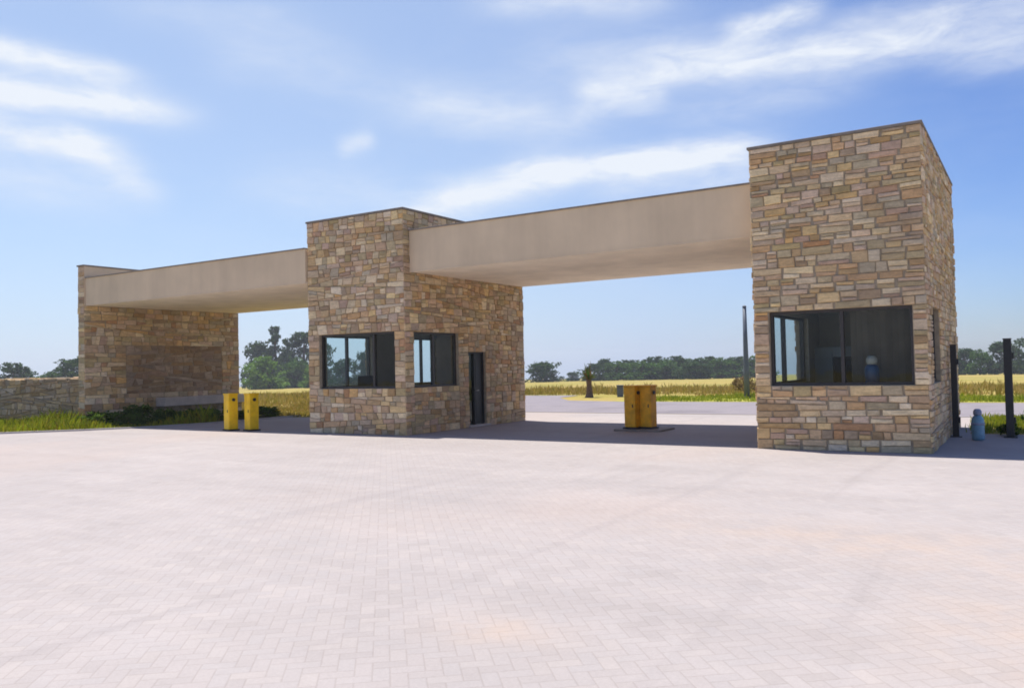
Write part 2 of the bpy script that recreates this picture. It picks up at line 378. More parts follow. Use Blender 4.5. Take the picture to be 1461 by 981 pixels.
# ------------------------------------------------------------------ windows
def window(parent, axis, at, u0, u1, z0, z1, inward, panes, fw=0.05, depth=0.09, recess=0.08):
    """axis 'y': opening in a wall facing -y/+y at y=at, u along x; axis 'x': wall at x=at, u along y. inward = +-1.
    panes: list of (fraction edge, glass material key)."""
    a0 = at + inward * recess; a1 = at + inward * (recess + depth); lo, hi = min(a0, a1), max(a0, a1); g = (lo + hi) / 2
    bm = bmesh.new()
    def bb(b, ua, ub, za, zb, l=lo, h=hi):
        if axis == 'y': box(b, ua, ub, l, h, za, zb)
        else: box(b, l, h, ua, ub, za, zb)
    bb(bm, u0, u1, z0, z0 + fw); bb(bm, u0, u1, z1 - fw, z1); bb(bm, u0, u0 + fw, z0 + fw, z1 - fw); bb(bm, u1 - fw, u1, z0 + fw, z1 - fw)
    edges = [0] + [p[0] for p in panes]
    for e in edges[1:-1]:
        c = u0 + (u1 - u0) * e; bb(bm, c - fw * 0.6, c + fw * 0.6, z0 + fw, z1 - fw)
    fr = from_bm('window', bm, M['bronze'], parent, bevel=0.004)
    for k, (e, gm) in enumerate(panes):
        ua = u0 + (u1 - u0) * edges[k] + fw * 0.5; ub = u0 + (u1 - u0) * e - fw * 0.5
        off = 0.012 * (k - 0.5)
        bm = bmesh.new(); za, zb = z0 + fw * 0.6, z1 - fw * 0.6; q = g + off
        if axis == 'y': vs = [(ua, q, za), (ub, q, za), (ub, q, zb), (ua, q, zb)]
        else: vs = [(q, ua, za), (q, ub, za), (q, ub, zb), (q, ua, zb)]
        bm.faces.new([bm.verts.new(v) for v in vs])
        from_bm('pane', bm, M[gm], fr)
    return fr

# ------------------------------------------------------------------ stone gatehouses
def gatehouse(label, x0, x1, y0, y1, H, T, wins, room_y, seed, style, door=None):
    """wins: dict side -> list of (u0,u1,z0,z1,panes)"""
    root = thing('gatehouse', label, 'gatehouse', ((x0 + x1) / 2, y0, 0))
    bm = bmesh.new(); area, ang, asp = style
    P = 0.02
    holes = {s: [w[:4] for w in wins.get(s, [])] for s in 'FRLB'}
    if door: holes['R'].append(door)
    for s in 'FB':
        yy = (y0, y0 + T) if s == 'F' else (y1 - T, y1)
        for (a, b, c, d) in cut((x0, x1, 0, H), holes[s]): box(bm, a, b, yy[0], yy[1], c, d)
    for s in 'LR':
        xx = (x0, x0 + T) if s == 'L' else (x1 - T, x1)
        for (a, b, c, d) in cut((y0 + T, y1 - T, 0, H), holes[s]): box(bm, xx[0], xx[1], a, b, c, d)
    face_stones(bm, cut((x0 - P, x1 + P, 0.0, H), holes['F']), lambda u, z: (u, y0, z), Vector((0, -1, 0)), area, ang, asp, seed=seed)
    face_stones(bm, cut((x0 - P, x1 + P, 0.0, H), holes['B']), lambda u, z: (u, y1, z), Vector((0, 1, 0)), area, ang, asp, seed=seed + 1)
    face_stones(bm, cut((y0 - P, y1 + P, 0.0, H), holes['R']), lambda u, z: (x1, u, z), Vector((1, 0, 0)), area, ang, asp, seed=seed + 2)
    face_stones(bm, cut((y0 - P, y1 + P, 0.0, H), holes['L']), lambda u, z: (x0, u, z), Vector((-1, 0, 0)), area, ang, asp, seed=seed + 3)
    bm.transform(Matrix.Translation(-root.location))
    # normals of open stone shells are set by recalc
    from_bm('wall', bm, [M['mortar'], M['stone']], root)
    def part(name, bm_, m, bevel=0):
        bm_.transform(Matrix.Translation(-root.location)); return from_bm(name, bm_, m, root, bevel=bevel)
    b = bmesh.new(); e = 0.045
    box(b, x0 - e, x1 + e, y0 - e, y0 + T, H, H + 0.05); box(b, x0 - e, x1 + e, y1 - T, y1 + e, H, H + 0.05)
    box(b, x0 - e, x0 + T, y0 + T, y1 - T, H, H + 0.05); box(b, x1 - T, x1 + e, y0 + T, y1 - T, H, H + 0.05)
    part('coping', b, M['coping'], 0.006)
    b = bmesh.new(); box(b, x0 + T, x1 - T, y0 + T, y1 - T, H - 0.5, H - 0.35); part('roof', b, M['concrete'])
    b = bmesh.new(); box(b, x0 + T, x1 - T, y0 + T, y1 - T, 2.85, 2.95); part('ceiling', b, M['inner_wall'])
    b = bmesh.new(); box(b, x0 + T, x1 - T, y0 + T, y1 - T, 0.0, 0.06); part('floor', b, M['inner_floor'])
    # interior lining: the room's own painted walls with the openings left free
    b = bmesh.new(); g = 0.012
    for s in 'FB':
        yy = (y0 + T, y0 + T + g) if s == 'F' else (room_y - 0.1, room_y)
        for (a, c, d, f) in cut((x0 + T, x1 - T, 0.06, 2.85), holes[s] if s == 'F' else []): box(b, a, c, yy[0], yy[1], d, f)
    for s in 'LR':
        xx = (x0 + T, x0 + T + g) if s == 'L' else (x1 - T - g, x1 - T)
        for (a, c, d, f) in cut((y0 + T + g, room_y - 0.1, 0.06, 2.85), holes[s]): box(b, xx[0], xx[1], a, c, d, f)
    part('lining', b, M['inner_wall'])
    for s, ws in wins.items():
        for (u0, u1, z0, z1, panes) in ws:
            ax, at, inw = {'F': ('y', y0, 1), 'B': ('y', y1, -1), 'L': ('x', x0, 1), 'R': ('x', x1, -1)}[s]
            fr = window(None, ax, at, u0, u1, z0, z1, inw, panes)
            fr.parent = root; fr.matrix_parent_inverse = Matrix.Translation(-root.location)
    return root

ledge = (0.040, 0.05, 2.7)     # flat coursed
rubble = (0.042, 0.13, 1.6)   # irregular
RT = dict(x0=-4.41, x1=-1.52, y0=15.55, y1=21.70, H=5.60)
MT = dict(x0=-16.36, x1=-13.085, y0=15.82, y1=21.40, H=5.58)
ZS, ZH = 1.165, 2.53
gr = gatehouse('taller looking stone gatehouse nearest the camera with one wide dark office window', **RT, T=0.25,
    wins={'F': [(-4.145, -1.73, ZS, ZH, [(0.52, 'glass'), (1.0, 'glass_dark')])],
          'L': [(15.95, 18.7, ZS, ZH, [(0.42, 'glass'), (1.0, 'glass')])],
          'R': [(16.30, 17.70, ZS, ZH, [(0.5, 'glass_dark'), (1.0, 'glass_dark')])]}, room_y=19.9, seed=11, style=ledge)
gm = gatehouse('stone gatehouse between the two lanes with corner windows and a narrow dark side door', **MT, T=0.25,
    wins={'F': [(-15.99, -13.40, ZS, 2.58, [(0.70, 'glass'), (1.0, 'glass_dark')])],
          'L': [(16.20, 18.0, ZS, 2.58, [(0.5, 'glass'), (1.0, 'glass')]), (19.75, 21.05, ZS, 2.58, [(0.5, 'glass'), (1.0, 'glass')])],
          'R': [(16.16, 18.05, ZS, 2.56, [(0.48, 'glass'), (1.0, 'glass_dark')])]}, room_y=21.14, seed=31, style=rubble, door=(18.5, 19.33, 0.0, 2.06))
# door of the middle gatehouse: leaf coloured black for the dark doorway, beside a narrow green glazed strip
def door_set():
    x = MT['x1']; L = -Vector(gm.location)
    b = bmesh.new(); lo, hi = x - 0.17, x - 0.06
    for (a, c, z0, z1) in ((18.5, 18.545, 0.06, 2.06), (19.285, 19.33, 0.06, 2.06), (18.545, 19.285, 2.015, 2.06), (18.85, 18.89, 0.06, 2.015)): box(b, lo, hi, a, c, z0, z1)
    b.transform(Matrix.Translation(L)); d = from_bm('door', b, M['black_steel'], gm, bevel=0.004)
    b = bmesh.new(); box(b, x - 0.14, x - 0.095, 18.893, 19.282, 0.07, 2.012)
    for z0, z1 in ((0.22, 0.95), (1.08, 1.88)): box(b, x - 0.1, x - 0.086, 18.96, 19.215, z0, z1)
    b.transform(Matrix.Translation(L)); from_bm('leaf', b, M['doorway_dark'], d, bevel=0.004)
    b = bmesh.new(); box(b, x - 0.118, x - 0.112, 18.547, 18.848, 0.07, 2.012); b.transform(Matrix.Translation(L)); from_bm('sidelight', b, M['glass_green'], d)
    b = bmesh.new(); tube(b, [(x - 0.095, 18.94, 1.0, 0.011), (x - 0.045, 18.94, 1.0, 0.011)]); tube(b, [(x - 0.045, 18.93, 1.0, 0.011), (x - 0.045, 19.06, 1.0, 0.009)])
    b.transform(Matrix.Translation(L)); from_bm('handle', b, M['chrome'], d)
    b = bmesh.new(); box(b, x - 0.25, x + 0.10, 18.42, 19.41, 0.008, 0.06); b.transform(Matrix.Translation(L)); from_bm('doorstep', b, M['concrete'], gm, bevel=0.008)
door_set()

# thin end pylon on the left
PY = dict(x0=-27.03, x1=-26.715, y0=15.71, y1=22.0, H=5.31)
def pylon():
    x0, x1, y0, y1, H = PY.values(); P = 0.02
    r = thing('pylon', 'thin stone end wall carrying the left canopy above dark shrubs', 'pylon', (-26.87, 15.71, 0)); T = Matrix.Translation(-r.location)
    b = bmesh.new(); box(b, x0, x1, y0, y1, 0, H)
    a_, g_, s_ = rubble
    face_stones(b, [(x0 - P, x1 + P, 0, H)], lambda u, z: (u, y0, z), Vector((0, -1, 0)), 0.05, g_, s_, seed=51)
    face_stones(b, [(x0 - P, x1 + P, 0, H)], lambda u, z: (u, y1, z), Vector((0, 1, 0)), 0.05, g_, s_, seed=52)
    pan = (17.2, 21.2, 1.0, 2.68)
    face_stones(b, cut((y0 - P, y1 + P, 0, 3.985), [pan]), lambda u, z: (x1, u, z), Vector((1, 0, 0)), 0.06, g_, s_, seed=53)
    pb = bmesh.new(); face_stones(pb, [pan], lambda u, z: (x1, u, z), Vector((1, 0, 0)), 0.07, 0.25, 1.4, seed=55, raise_=(0.008, 0.03), mi=0)  # one rectangle of this face is filled with darker stones
    tb = bmesh.new(); box(tb, x1 + 0.002, x1 + 0.026, y0 + 0.004, y1 - 0.004, 3.99, H - 0.003)
    face_stones(b, [(y0 - P, y1 + P, 0, H)], lambda u, z: (x0, u, z), Vector((-1, 0, 0)), 0.075, g_, s_, seed=54)
    b.transform(T); from_bm('wall', b, [M['mortar'], M['stone']], r)
    pb.transform(T); from_bm('darker_stones', pb, M['stone_dark'], r)['label'] = 'darker brown stones in the middle of the wall'
    tb.transform(T); from_bm('plaster_band', tb, M['plaster'], r)
    b = bmesh.new(); box(b, x0 - 0.045, x1 + 0.045, y0 - 0.045, y1 + 0.045, H, H + 0.05); b.transform(T); from_bm('coping', b, M['coping'], r, bevel=0.006)
pylon()

# canopies
def canopy(label, x0, x1, y0, y1, z0, z1):
    r = thing('gate_canopy', label, 'canopy', ((x0 + x1) / 2, y0, z0)); T = Matrix.Translation(-r.location)
    b = bmesh.new(); box(b, x0, x1, y0, y1, z0 + 0.03, z1); b.transform(T); from_bm('beam', b, M['plaster'], r)
    b = bmesh.new(); box(b, x0, x1, y0 - 0.03, y1 + 0.03, z1, z1 + 0.035); b.transform(T); from_bm('coping', b, M['coping'], r, bevel=0.004)
    # soffit boards with open joints between them, running along the beam
    b = bmesh.new(); n = 9; w = (y1 - y0 - 0.04) / n
    for k in range(n): box(b, x0, x1, y0 + 0.02 + k * w + 0.006, y0 + 0.02 + (k + 1) * w - 0.006, z0, z0 + 0.03)
    b.transform(T); from_bm('soffit', b, M['soffit'], r)
    b = bmesh.new(); box(b, x0, x1, y0 - 0.006, y0 + 0.018, z0 - 0.012, z0 + 0.028); b.transform(T); from_bm('drip_edge', b, M['plaster'], r)
canopy('long beige rendered canopy joining the right and middle stone gatehouses', MT['x1'] + 0.036, RT['x0'] - 0.036, 16.02, 21.38, 4.04, 5.06)
canopy('beige rendered canopy over the left lane ending at the thin stone wall', PY['x1'] + 0.036, MT['x0'] - 0.036, 15.745, 21.9, 3.99, 4.90)

# low stone garden wall
def low_wall():
    x0, x1, y0, y1, H = -62.0, -27.075, 15.85, 16.25, 1.56
    r = thing('stone_wall', 'low rough stone boundary wall running left from the thin pylon', 'wall', (-27.1, 15.85, 0)); T = Matrix.Translation(-r.location)
    b = bmesh.new(); box(b, x0, x1, y0, y1, 0, H)
    face_stones(b, [(x0, x1, 0, H + 0.015)], lambda u, z: (u, y0, z), Vector((0, -1, 0)), 0.085, 0.24, 1.4, seed=71, gap=0.012, raise_=(0.02, 0.06))
    face_stones(b, [(x0, x1, y0 - 0.03, y1)], lambda u, z: (u, z, H), Vector((0, 0, 1)), 0.12, 0.2, 1.4, seed=72, gap=0.012, raise_=(0.02, 0.075))
    b.transform(T); from_bm('wall', b, [M['mortar'], M['stone_dull']], r)
low_wall()

# pale ledge along the foot of the pylon
r = thing('stone_ledge', 'low pale topped stone ledge along the foot of the thin pylon', 'ledge', (-26.4, 20.2, 0)); T = Matrix.Translation(-r.location)
b = bmesh.new(); box(b, -26.66, -26.38, 18.45, 21.85, 0, 0.50)
face_stones(b, [(18.45, 21.85, 0, 0.5)], lambda u, z: (-26.38, u, z), Vector((1, 0, 0)), 0.05, 0.2, 1.5, seed=81)
b.transform(T); from_bm('base', b, [M['mortar'], M['stone_dull']], r)
b = bmesh.new(); box(b, -26.67, -26.16, 18.3, 21.95, 0.503, 0.82); b.transform(T); from_bm('cap', b, M['pale_cap'], r, bevel=0.02)

# ------------------------------------------------------------------ ground
def terrain():
    bm = bmesh.new(); rings = [0, 6, 12, 18, 24, 30, 36, 42, 48, 55, 65, 80, 100, 130, 170, 220, 280, 350, 450, 600, 760, 950]; seg = 96
    def hz(d): return 0.0 if d < 40 else -0.0143 * (d - 40) * min(1, (d - 40) / 40)
    rows = []
    for d in rings:
        if d == 0: rows.append([bm.verts.new((0, 0, 0))]); continue
        rows.append([bm.verts.new((d * math.cos(2 * PI * k / seg), d * math.sin(2 * PI * k / seg), hz(d))) for k in range(seg)])
    for k in range(seg): bm.faces.new((rows[0][0], rows[1][k], rows[1][(k + 1) % seg]))
    for a, c in zip(rows[1:], rows[2:]):
        for k in range(seg): bm.faces.new((a[k], c[k], c[(k + 1) % seg], a[(k + 1) % seg]))
    o = from_bm('ground', bm, M['field']); o['kind'] = 'structure'
    return hz
hz = terrain()
BED = [(-40, 1.5), (-30, 8.1), (-25.74, 12.5), (-25.1, 13.2), (-24.2, 14.2), (-23.2, 15.8), (-22.75, 17.6), (-22.75, 21.5)]   # edge of the paving along the planting bed
plaza = [(-75, -38), (75, -38), (75, 14.9), (1.6, 15.3), (1.2, 19.75), (-1.3, 19.85), (-1.3, 25.25), (-16.0, 25.25), (-16.36, 22.2), (-22.75, 20.6)] 
plaza = [(-36, -20), (34, -20), (34, 25.25), (5.0, 25.25), (4.2, 20.0), (-1.2, 19.9), (-1.25, 25.25), (-16.3, 25.25), (-16.4, 22.0), (-22.75, 20.9)] + BED[:-1][::-1] + [(-40, -4)]
sheet('plaza', plaza, 0.004, M['paving'])
road = [(30, 25.3), (30, 33.4), (-15, 33.2), (-18.5, 34.2), (-20.5, 37), (-21, 40), (-29, 40), (-28.6, 34.5), (-27, 30.2), (-23.6, 27), (-18, 25.35)]
sheet('road', road, 0.008, M['road'])
sheet('grass_verge', [(-16, 33.6), (30, 33.8), (30, 38.6), (-14.8, 38.6)], 0.006, M['verge'])
sheet('planting_bed', BED + [(-27.05, 22.0), (-60, 22.0), (-60, 1.5)], 0.010, M['soil'])
def kerb(name, pts, w, h):
    bm = bmesh.new()
    for (ax, ay), (bx, by) in zip(pts, pts[1:]):
        d = Vector((bx - ax, by - ay, 0)).normalized(); n = Vector((-d.y, d.x, 0)) * w
        a, c = Vector((ax, ay, 0.0)), Vector((bx, by, 0.0)) + d * 0.0
        v = [bm.verts.new(p) for p in (a, c, c + n, a + n)]; t = [bm.verts.new(p + Vector((0, 0, h))) for p in (a, c, c + n, a + n)]
        bm.faces.new(t)
        for k in range(4): bm.faces.new((v[k], v[(k + 1) % 4], t[(k + 1) % 4], t[k]))
    o = from_bm(name, bm, M['concrete']); o['kind'] = 'structure'
kerb('kerb', BED, 0.10, 0.05)

# ------------------------------------------------------------------ yellow barrier cabinets
def cabinet(label, loc, rz, m, group):
    t = thing('barrier_cabinet', label, 'barrier cabinet', loc, rz, group)
    w, d, h = 0.155, 0.14, 1.06
    b = bmesh.new(); box(b, -w, w, -d, d, 0.045, h - 0.05); from_bm('body', b, M[m], t, bevel=0.014)
    b = bmesh.new(); box(b, -w - 0.012, w + 0.012, -d - 0.012, d + 0.012, h - 0.048, h); from_bm('lid', b, M[m], t, bevel=0.012)
    b = bmesh.new(); box(b, -w + 0.03, w - 0.03, -d - 0.008, -d + 0.003, 0.12, h - 0.12); dd = from_bm('door', b, M[m], t, bevel=0.005)
    for q in range(4):
        b = bmesh.new(); box(b, -w + 0.06, w - 0.11, -d - 0.014, -d - 0.0085, 0.78 + q * 0.032, 0.792 + q * 0.032); from_bm('louvre', b, M['black_steel'] if q < 0 else M[m], dd)
    b = bmesh.new(); box(b, w - 0.075, w - 0.05, -d - 0.016, -d - 0.007, 0.52, 0.60); from_bm('lock', b, M['black_steel'], dd)
    b = bmesh.new(); box(b, -w - 0.03, w + 0.03, -d - 0.03, d + 0.03, 0.006, 0.043); from_bm('base_plate', b, M['black_steel'], t)
    b = bmesh.new(); tube(b, [(w - 0.005, 0, 0.88, 0.045), (w + 0.035, 0, 0.88, 0.045)], 14); from_bm('hub', b, M['black_steel'], t)
    return t
G = 'yellow barrier cabinets in the gate lanes'
cabinet('bright yellow cabinet nearer the stone pylon in the left lane pair', (-19.36, 15.66, 0), R(-12), 'yellow', G)
cabinet('bright yellow cabinet nearer the middle gatehouse in the left lane pair', (-18.66, 15.80, 0), R(-12), 'yellow', G)
IZ = 0.05
cabinet('yellow cabinet tinted darker for shade in the right lane, left one of two touching', (-8.36, 18.74, IZ), R(-8), 'yellow_shade', G)
cabinet('yellow cabinet tinted darker for shade in the right lane, right one of two touching', (-8.02, 18.90, IZ), R(-8), 'yellow_shade', G)
o = boxo('traffic_island', -8.78, -7.55, 18.50, 19.42, 0.0, 0.05, M['coping'], bevel=0.015)
tag(o, 'low concrete island under the pair of yellow cabinets in the right lane', 'traffic island')

# ------------------------------------------------------------------ posts, cylinder, pole, box
def post(label, x, y, h, w, lean=0):
    t = thing('gate_post', label, 'post', (x, y, 0), 0, 'black gate posts beside the right gatehouse')
    b = bmesh.new(); box(b, -w, w, -w, w, 0.012, h - 0.02); from_bm('shaft', b, M['black_steel'], t, bevel=0.006)
    b = bmesh.new(); box(b, -w - 0.008, w + 0.008, -w - 0.008, w + 0.008, h - 0.018, h); from_bm('cap', b, M['black_steel'], t, bevel=0.004)
    b = bmesh.new(); box(b, -w - 0.05, w + 0.05, -w - 0.05, w + 0.05, 0.005, 0.02); from_bm('base_plate', b, M['black_steel'], t)
    for z in (0.35, h - 0.35):
        b = bmesh.new(); tube(b, [(w + 0.018, -w * 0.4, z - 0.06, 0.018), (w + 0.018, -w * 0.4, z + 0.06, 0.018)], 10); from_bm('hinge', b, M['black_steel'], t)
post('black steel post close against the side of the right stone gatehouse', -1.395, 19.05, 1.88, 0.056)
post('black steel post standing free at the far right with dark shrub at its foot', -0.45, 19.19, 1.97, 0.07)
t = thing('blue_cylinder', 'small blue bottle shaped cylinder standing between the two black posts', 'cylinder', (-0.97, 18.38, 0))
b = bmesh.new(); lathe(b, [(0.075, 0.005), (0.105, 0.02), (0.112, 0.06), (0.112, 0.38), (0.10, 0.43), (0.07, 0.475), (0.05, 0.49)], 24); from_bm('body', b, M['blue'], t, smooth=True)
b = bmesh.new(); lathe(b, [(0.06, 0.488), (0.075, 0.50), (0.075, 0.56), (0.055, 0.60), (0.03, 0.61)], 20); from_bm('cap', b, M['pale_blue'], t, smooth=True)
b = bmesh.new(); lathe(b, [(0.114, 0.30), (0.121, 0.31), (0.121, 0.335), (0.114, 0.345)], 24); from_bm('collar', b, M['pale_blue'], t)

t = thing('steel_pole', 'tall slim grey pole standing on the verge beyond the road', 'pole', (-10.86, 36.73, 0))
b = bmesh.new(); lathe(b, [(0.125, 0.03), (0.12, 1.2), (0.10, 2.6), (0.08, 4.05)], 16); from_bm('shaft', b, M['pole_grey'], t, smooth=True)
b = bmesh.new(); lathe(b, [(0.09, 4.052), (0.09, 4.10), (0.03, 4.14)], 16); from_bm('cap', b, M['pole_grey'], t)
b = bmesh.new(); box(b, -0.22, 0.22, -0.22, 0.22, 0.008, 0.04); from_bm('base_plate', b, M['pole_grey'], t)

t = thing('utility_box', 'small grey utility box on the verge beyond the road', 'box', (-17.7, 38.2, 0), R(20))
b = bmesh.new(); box(b, -0.15, 0.15, -0.12, 0.12, 0.0, 0.55); from_bm('body', b, M['pole_grey'], t, bevel=0.01)
b = bmesh.new(); box(b, -0.18, 0.18, -0.15, 0.15, 0.552, 0.60); from_bm('lid', b, M['pole_grey'], t, bevel=0.01)

# ------------------------------------------------------------------ inside the booths
o = boxo('counter', -4.10, -1.80, 15.83, 16.45, 0.07, 1.14, M['desk'], bevel=0.01); tag(o, 'dark counter inside the right gatehouse behind its front window', 'counter')
t = thing('water_jug', 'blue water jug with round pale lid behind the right gatehouse window', 'water jug', (-2.47, 16.0, 1.142))
b = bmesh.new(); lathe(b, [(0.10, 0), (0.12, 0.02), (0.125, 0.30), (0.10, 0.36), (0.07, 0.38)], 20); from_bm('body', b, M['jug_blue'], t, smooth=True)
b = bmesh.new(); lathe(b, [(0.075, 0.382), (0.095, 0.42), (0.095, 0.48), (0.06, 0.53), (0.02, 0.54)], 20); from_bm('lid', b, M['white_plastic'], t, smooth=True)
t = thing('window_blind', 'grey vertical slat blind behind the right half of the wide dark window', 'blind', (-2.3, 16.25, 1.15))
b = bmesh.new(); box(b, -0.55, 0.55, -0.03, 0.03, 1.62, 1.68); from_bm('rail', b, M['bronze'], t)
for k in range(11):
    x = -0.5 + k * 0.1; b = bmesh.new(); d = 0.012 * ((k * 7) % 3 - 1)
    v = [b.verts.new(c) for c in ((x - 0.047, -0.018 + d, 0.02), (x + 0.047, 0.018 - d, 0.02), (x + 0.047, 0.018 - d, 1.62), (x - 0.047, -0.018 + d, 1.62))]
    f = b.faces.new(v); bmesh.ops.solidify(b, geom=[f], thickness=0.003); from_bm('slat', b, M['blind'], t)
t = thing('locker', 'grey steel locker at the back of the right gatehouse room', 'locker', (-3.75, 19.45, 0.06))
b = bmesh.new(); box(b, -0.45, 0.45, -0.2, 0.25, 0, 1.85); from_bm('body', b, M['locker'], t, bevel=0.01)
for s in (-1, 1):
    b = bmesh.new(); box(b, s * 0.225 - 0.21, s * 0.225 + 0.21, -0.215, -0.201, 0.08, 1.78); d = from_bm('door', b, M['locker'], t, bevel=0.004)
    b = bmesh.new(); box(b, s * 0.05 - 0.012, s * 0.05 + 0.012, -0.24, -0.216, 0.9, 1.02); from_bm('handle', b, M['black_steel'], d)
def chair(label, loc, rz, hh):
    t = thing('office_chair', label, 'chair', loc, rz, 'office chairs in the gatehouses')
    b = bmesh.new(); box(b, -0.24, 0.24, -0.23, 0.23, 0.46, 0.55); from_bm('seat', b, M['fabric'], t, bevel=0.03)
    b = bmesh.new(); box(b, -0.23, 0.23, 0.20, 0.27, 0.62, hh); from_bm('backrest', b, M['fabric'], t, bevel=0.03)
    b = bmesh.new(); tube(b, [(0, 0, 0.08, 0.03), (0, 0, 0.46, 0.03)], 10); tube(b, [(0, 0.15, 0.49, 0.02), (0, 0.285, 0.56, 0.02), (0, 0.285, 0.8, 0.02)], 8); from_bm('column', b, M['black_steel'], t)
    for k in range(5):
        a = 2 * PI * k / 5; b = bmesh.new(); tube(b, [(0, 0, 0.09, 0.022), (0.28 * math.cos(a), 0.28 * math.sin(a), 0.06, 0.016)], 8); from_bm('foot', b, M['black_steel'], t)
    return t
chair('high backed black office chair inside the right gatehouse', (-3.2, 17.6, 0.06), R(15), 1.62)
chair('black office chair inside the middle gatehouse', (-15.35, 17.0, 0.06), R(60), 1.42)

# ------------------------------------------------------------------ vegetation
def leaf_quad(bm, c, s, rng, flat=0.0):
    n = Vector((rng.gauss(0, 1), rng.gauss(0, 1), rng.gauss(0, 1) + flat)).normalized()
    u = n.cross(Vector((rng.gauss(0, 1), rng.gauss(0, 1), rng.gauss(0, 1)))).normalized(); w = n.cross(u)
    a, b2 = s * rng.uniform(0.6, 1.3), s * rng.uniform(0.35, 0.75)
    bm.faces.new([bm.verts.new(c + u * a * x + w * b2 * y) for x, y in ((-1, 0), (-0.2, -1), (1, 0), (-0.1, 1))])
def crown_leaves(bm, lobes, n, s, rng):
    tot = sum((a * b * c) ** 0.67 for _, (a, b, c) in lobes)
    for (cx, cy, cz), (a, b, c) in lobes:
        k = int(n * (a * b * c) ** 0.67 / tot)
        # clumps spread through the lobe, leaves round each clump
        for _ in range(max(3, k // 14)):
            d = Vector((rng.gauss(0, 1), rng.gauss(0, 1), rng.gauss(0, 1))).normalized() * rng.uniform(0.35, 1.0) ** 0.5
            q = Vector((cx + d.x * a, cy + d.y * b, cz + d.z * c)); sp = min(a, b, c) * 0.24
            for _ in range(14):
                leaf_quad(bm, q + Vector((rng.gauss(0, sp), rng.gauss(0, sp), rng.gauss(0, sp * 0.7))), s, rng, 0.6)
def make_tree(kind, label, group, h, lobes, leafm, n, s, seed, trunk_r):
    rng = random.Random(seed); t = thing(kind, label, 'tree', (0, 0, 0), 0, group)
    b = bmesh.new(); top = max(l[0][2] for l in lobes)
    tube(b, [(0, 0, -0.3, trunk_r * 1.3), (rng.uniform(-.1, .1), rng.uniform(-.1, .1), top * 0.25, trunk_r), (rng.uniform(-.25, .25), rng.uniform(-.2, .2), top * 0.6, trunk_r * 0.65), (0, 0, top, trunk_r * 0.25)], 8)
    for (c, rad) in lobes:
        z0 = max(0.4, min(c[2] * 0.55, top * 0.5)); tube(b, [(0, 0, z0, trunk_r * 0.5), (c[0] * 0.5, c[1] * 0.5, z0 + (c[2] - z0) * 0.6, trunk_r * 0.33), (c[0], c[1], c[2], trunk_r * 0.14)], 6)
    from_bm('trunk', b, M['bark'], t)
    b = bmesh.new(); crown_leaves(b, lobes, n, s, rng)
    me = bpy.data.meshes.new('crown'); b.to_mesh(me); b.free(); link('crown', me, M[leafm], t)
    return t
GT = 'trees along the far edge of the field'
rngT = random.Random(5)
def lobes_bushy(h, w, n, low, rng):
    L = []
    for k in range(n):
        z = rng.uniform(low, h * 0.86); f = math.sin(PI * min(1, max(0.18, (z / h) ** 0.8))) ; a = rng.uniform(0, 2 * PI); rr = w * 0.5 * rng.uniform(0.25, 0.75) * f
        s = rng.uniform(0.16, 0.27) * min(h, w * 1.2)
        L.append(((rr * math.cos(a), rr * math.sin(a), z), (s * 1.15, s * 1.15, s * 0.8)))
    for k in range(5):
        a = k * 1.26 + rng.uniform(-.3, .3); L.append(((w * 0.3 * math.cos(a), w * 0.3 * math.sin(a), h * rng.uniform(0.13, 0.22)), (w * 0.2, w * 0.2, h * 0.16)))
    L.append(((0, 0, h * 0.84), (w * 0.2, w * 0.2, h * 0.16)))
    return L
HID = (0, 0, 0)
protos = {
    'bushy': make_tree('bushy_tree', '', GT, 8, lobes_bushy(8, 10, 13, 1.4, random.Random(1)), 'leaf_dark', 3800, 0.34, 1, 0.3),
    'round': make_tree('round_tree', '', GT, 8, lobes_bushy(8, 9, 15, 1.2, random.Random(2)), 'leaf_dark', 4200, 0.33, 2, 0.32),
    'mid': make_tree('leafy_tree', '', GT, 8, lobes_bushy(8, 9.5, 12, 1.3, random.Random(3)), 'leaf_mid', 3600, 0.34, 3, 0.28),
    'blue': make_tree('grey_green_tree', '', GT, 8, lobes_bushy(8, 8.5, 12, 1.2, random.Random(4)), 'leaf_blue', 3400, 0.34, 4, 0.28),
    'light': make_tree('light_green_tree', '', GT, 8, lobes_bushy(8, 9, 12, 0.9, random.Random(6)), 'leaf_light', 3600, 0.33, 6, 0.25),
    'tall': make_tree('tall_open_tree', '', GT, 8, [((0.2, 0, 7.3), (0.75, 0.75, 0.6)), ((-0.7, .3, 6.3), (0.8, 0.7, 0.5)), ((0.8, -.3, 6.0), (0.7, 0.7, 0.45)), ((-0.2, .2, 5.0), (0.85, 0.8, 0.5)), ((0.9, .2, 4.2), (0.8, 0.8, 0.5)), ((-1.0, -.2, 3.6), (0.9, 0.8, 0.5)), ((0.2, 0, 2.6), (1.1, 1.0, 0.6)), ((-0.5, 0.4, 1.4), (1.1, 1.1, 0.7))], 'leaf_blue', 2600, 0.2, 7, 0.16),
    'umbrella': make_tree('spreading_tree', '', GT, 8, [((0, 0, 7.0), (1.7, 1.6, 0.75)), ((-1.5, .5, 6.3), (1.3, 1.2, 0.6)), ((1.6, -.4, 6.2), (1.3, 1.3, 0.6)), ((0.4, 1, 5.4), (1.1, 1.1, 0.5)), ((2.1, .2, 4.6), (0.9, .9, 0.5)), ((-1.9, -.2, 4.4), (0.8, .8, 0.45)), ((0.9, 0.3, 2.2), (1.0, 1.0, 0.7)), ((-0.6, 0.3, 1.2), (1.1, 1.0, 0.7))], 'leaf_dark', 3000, 0.24, 8, 0.2),
}
used = set()
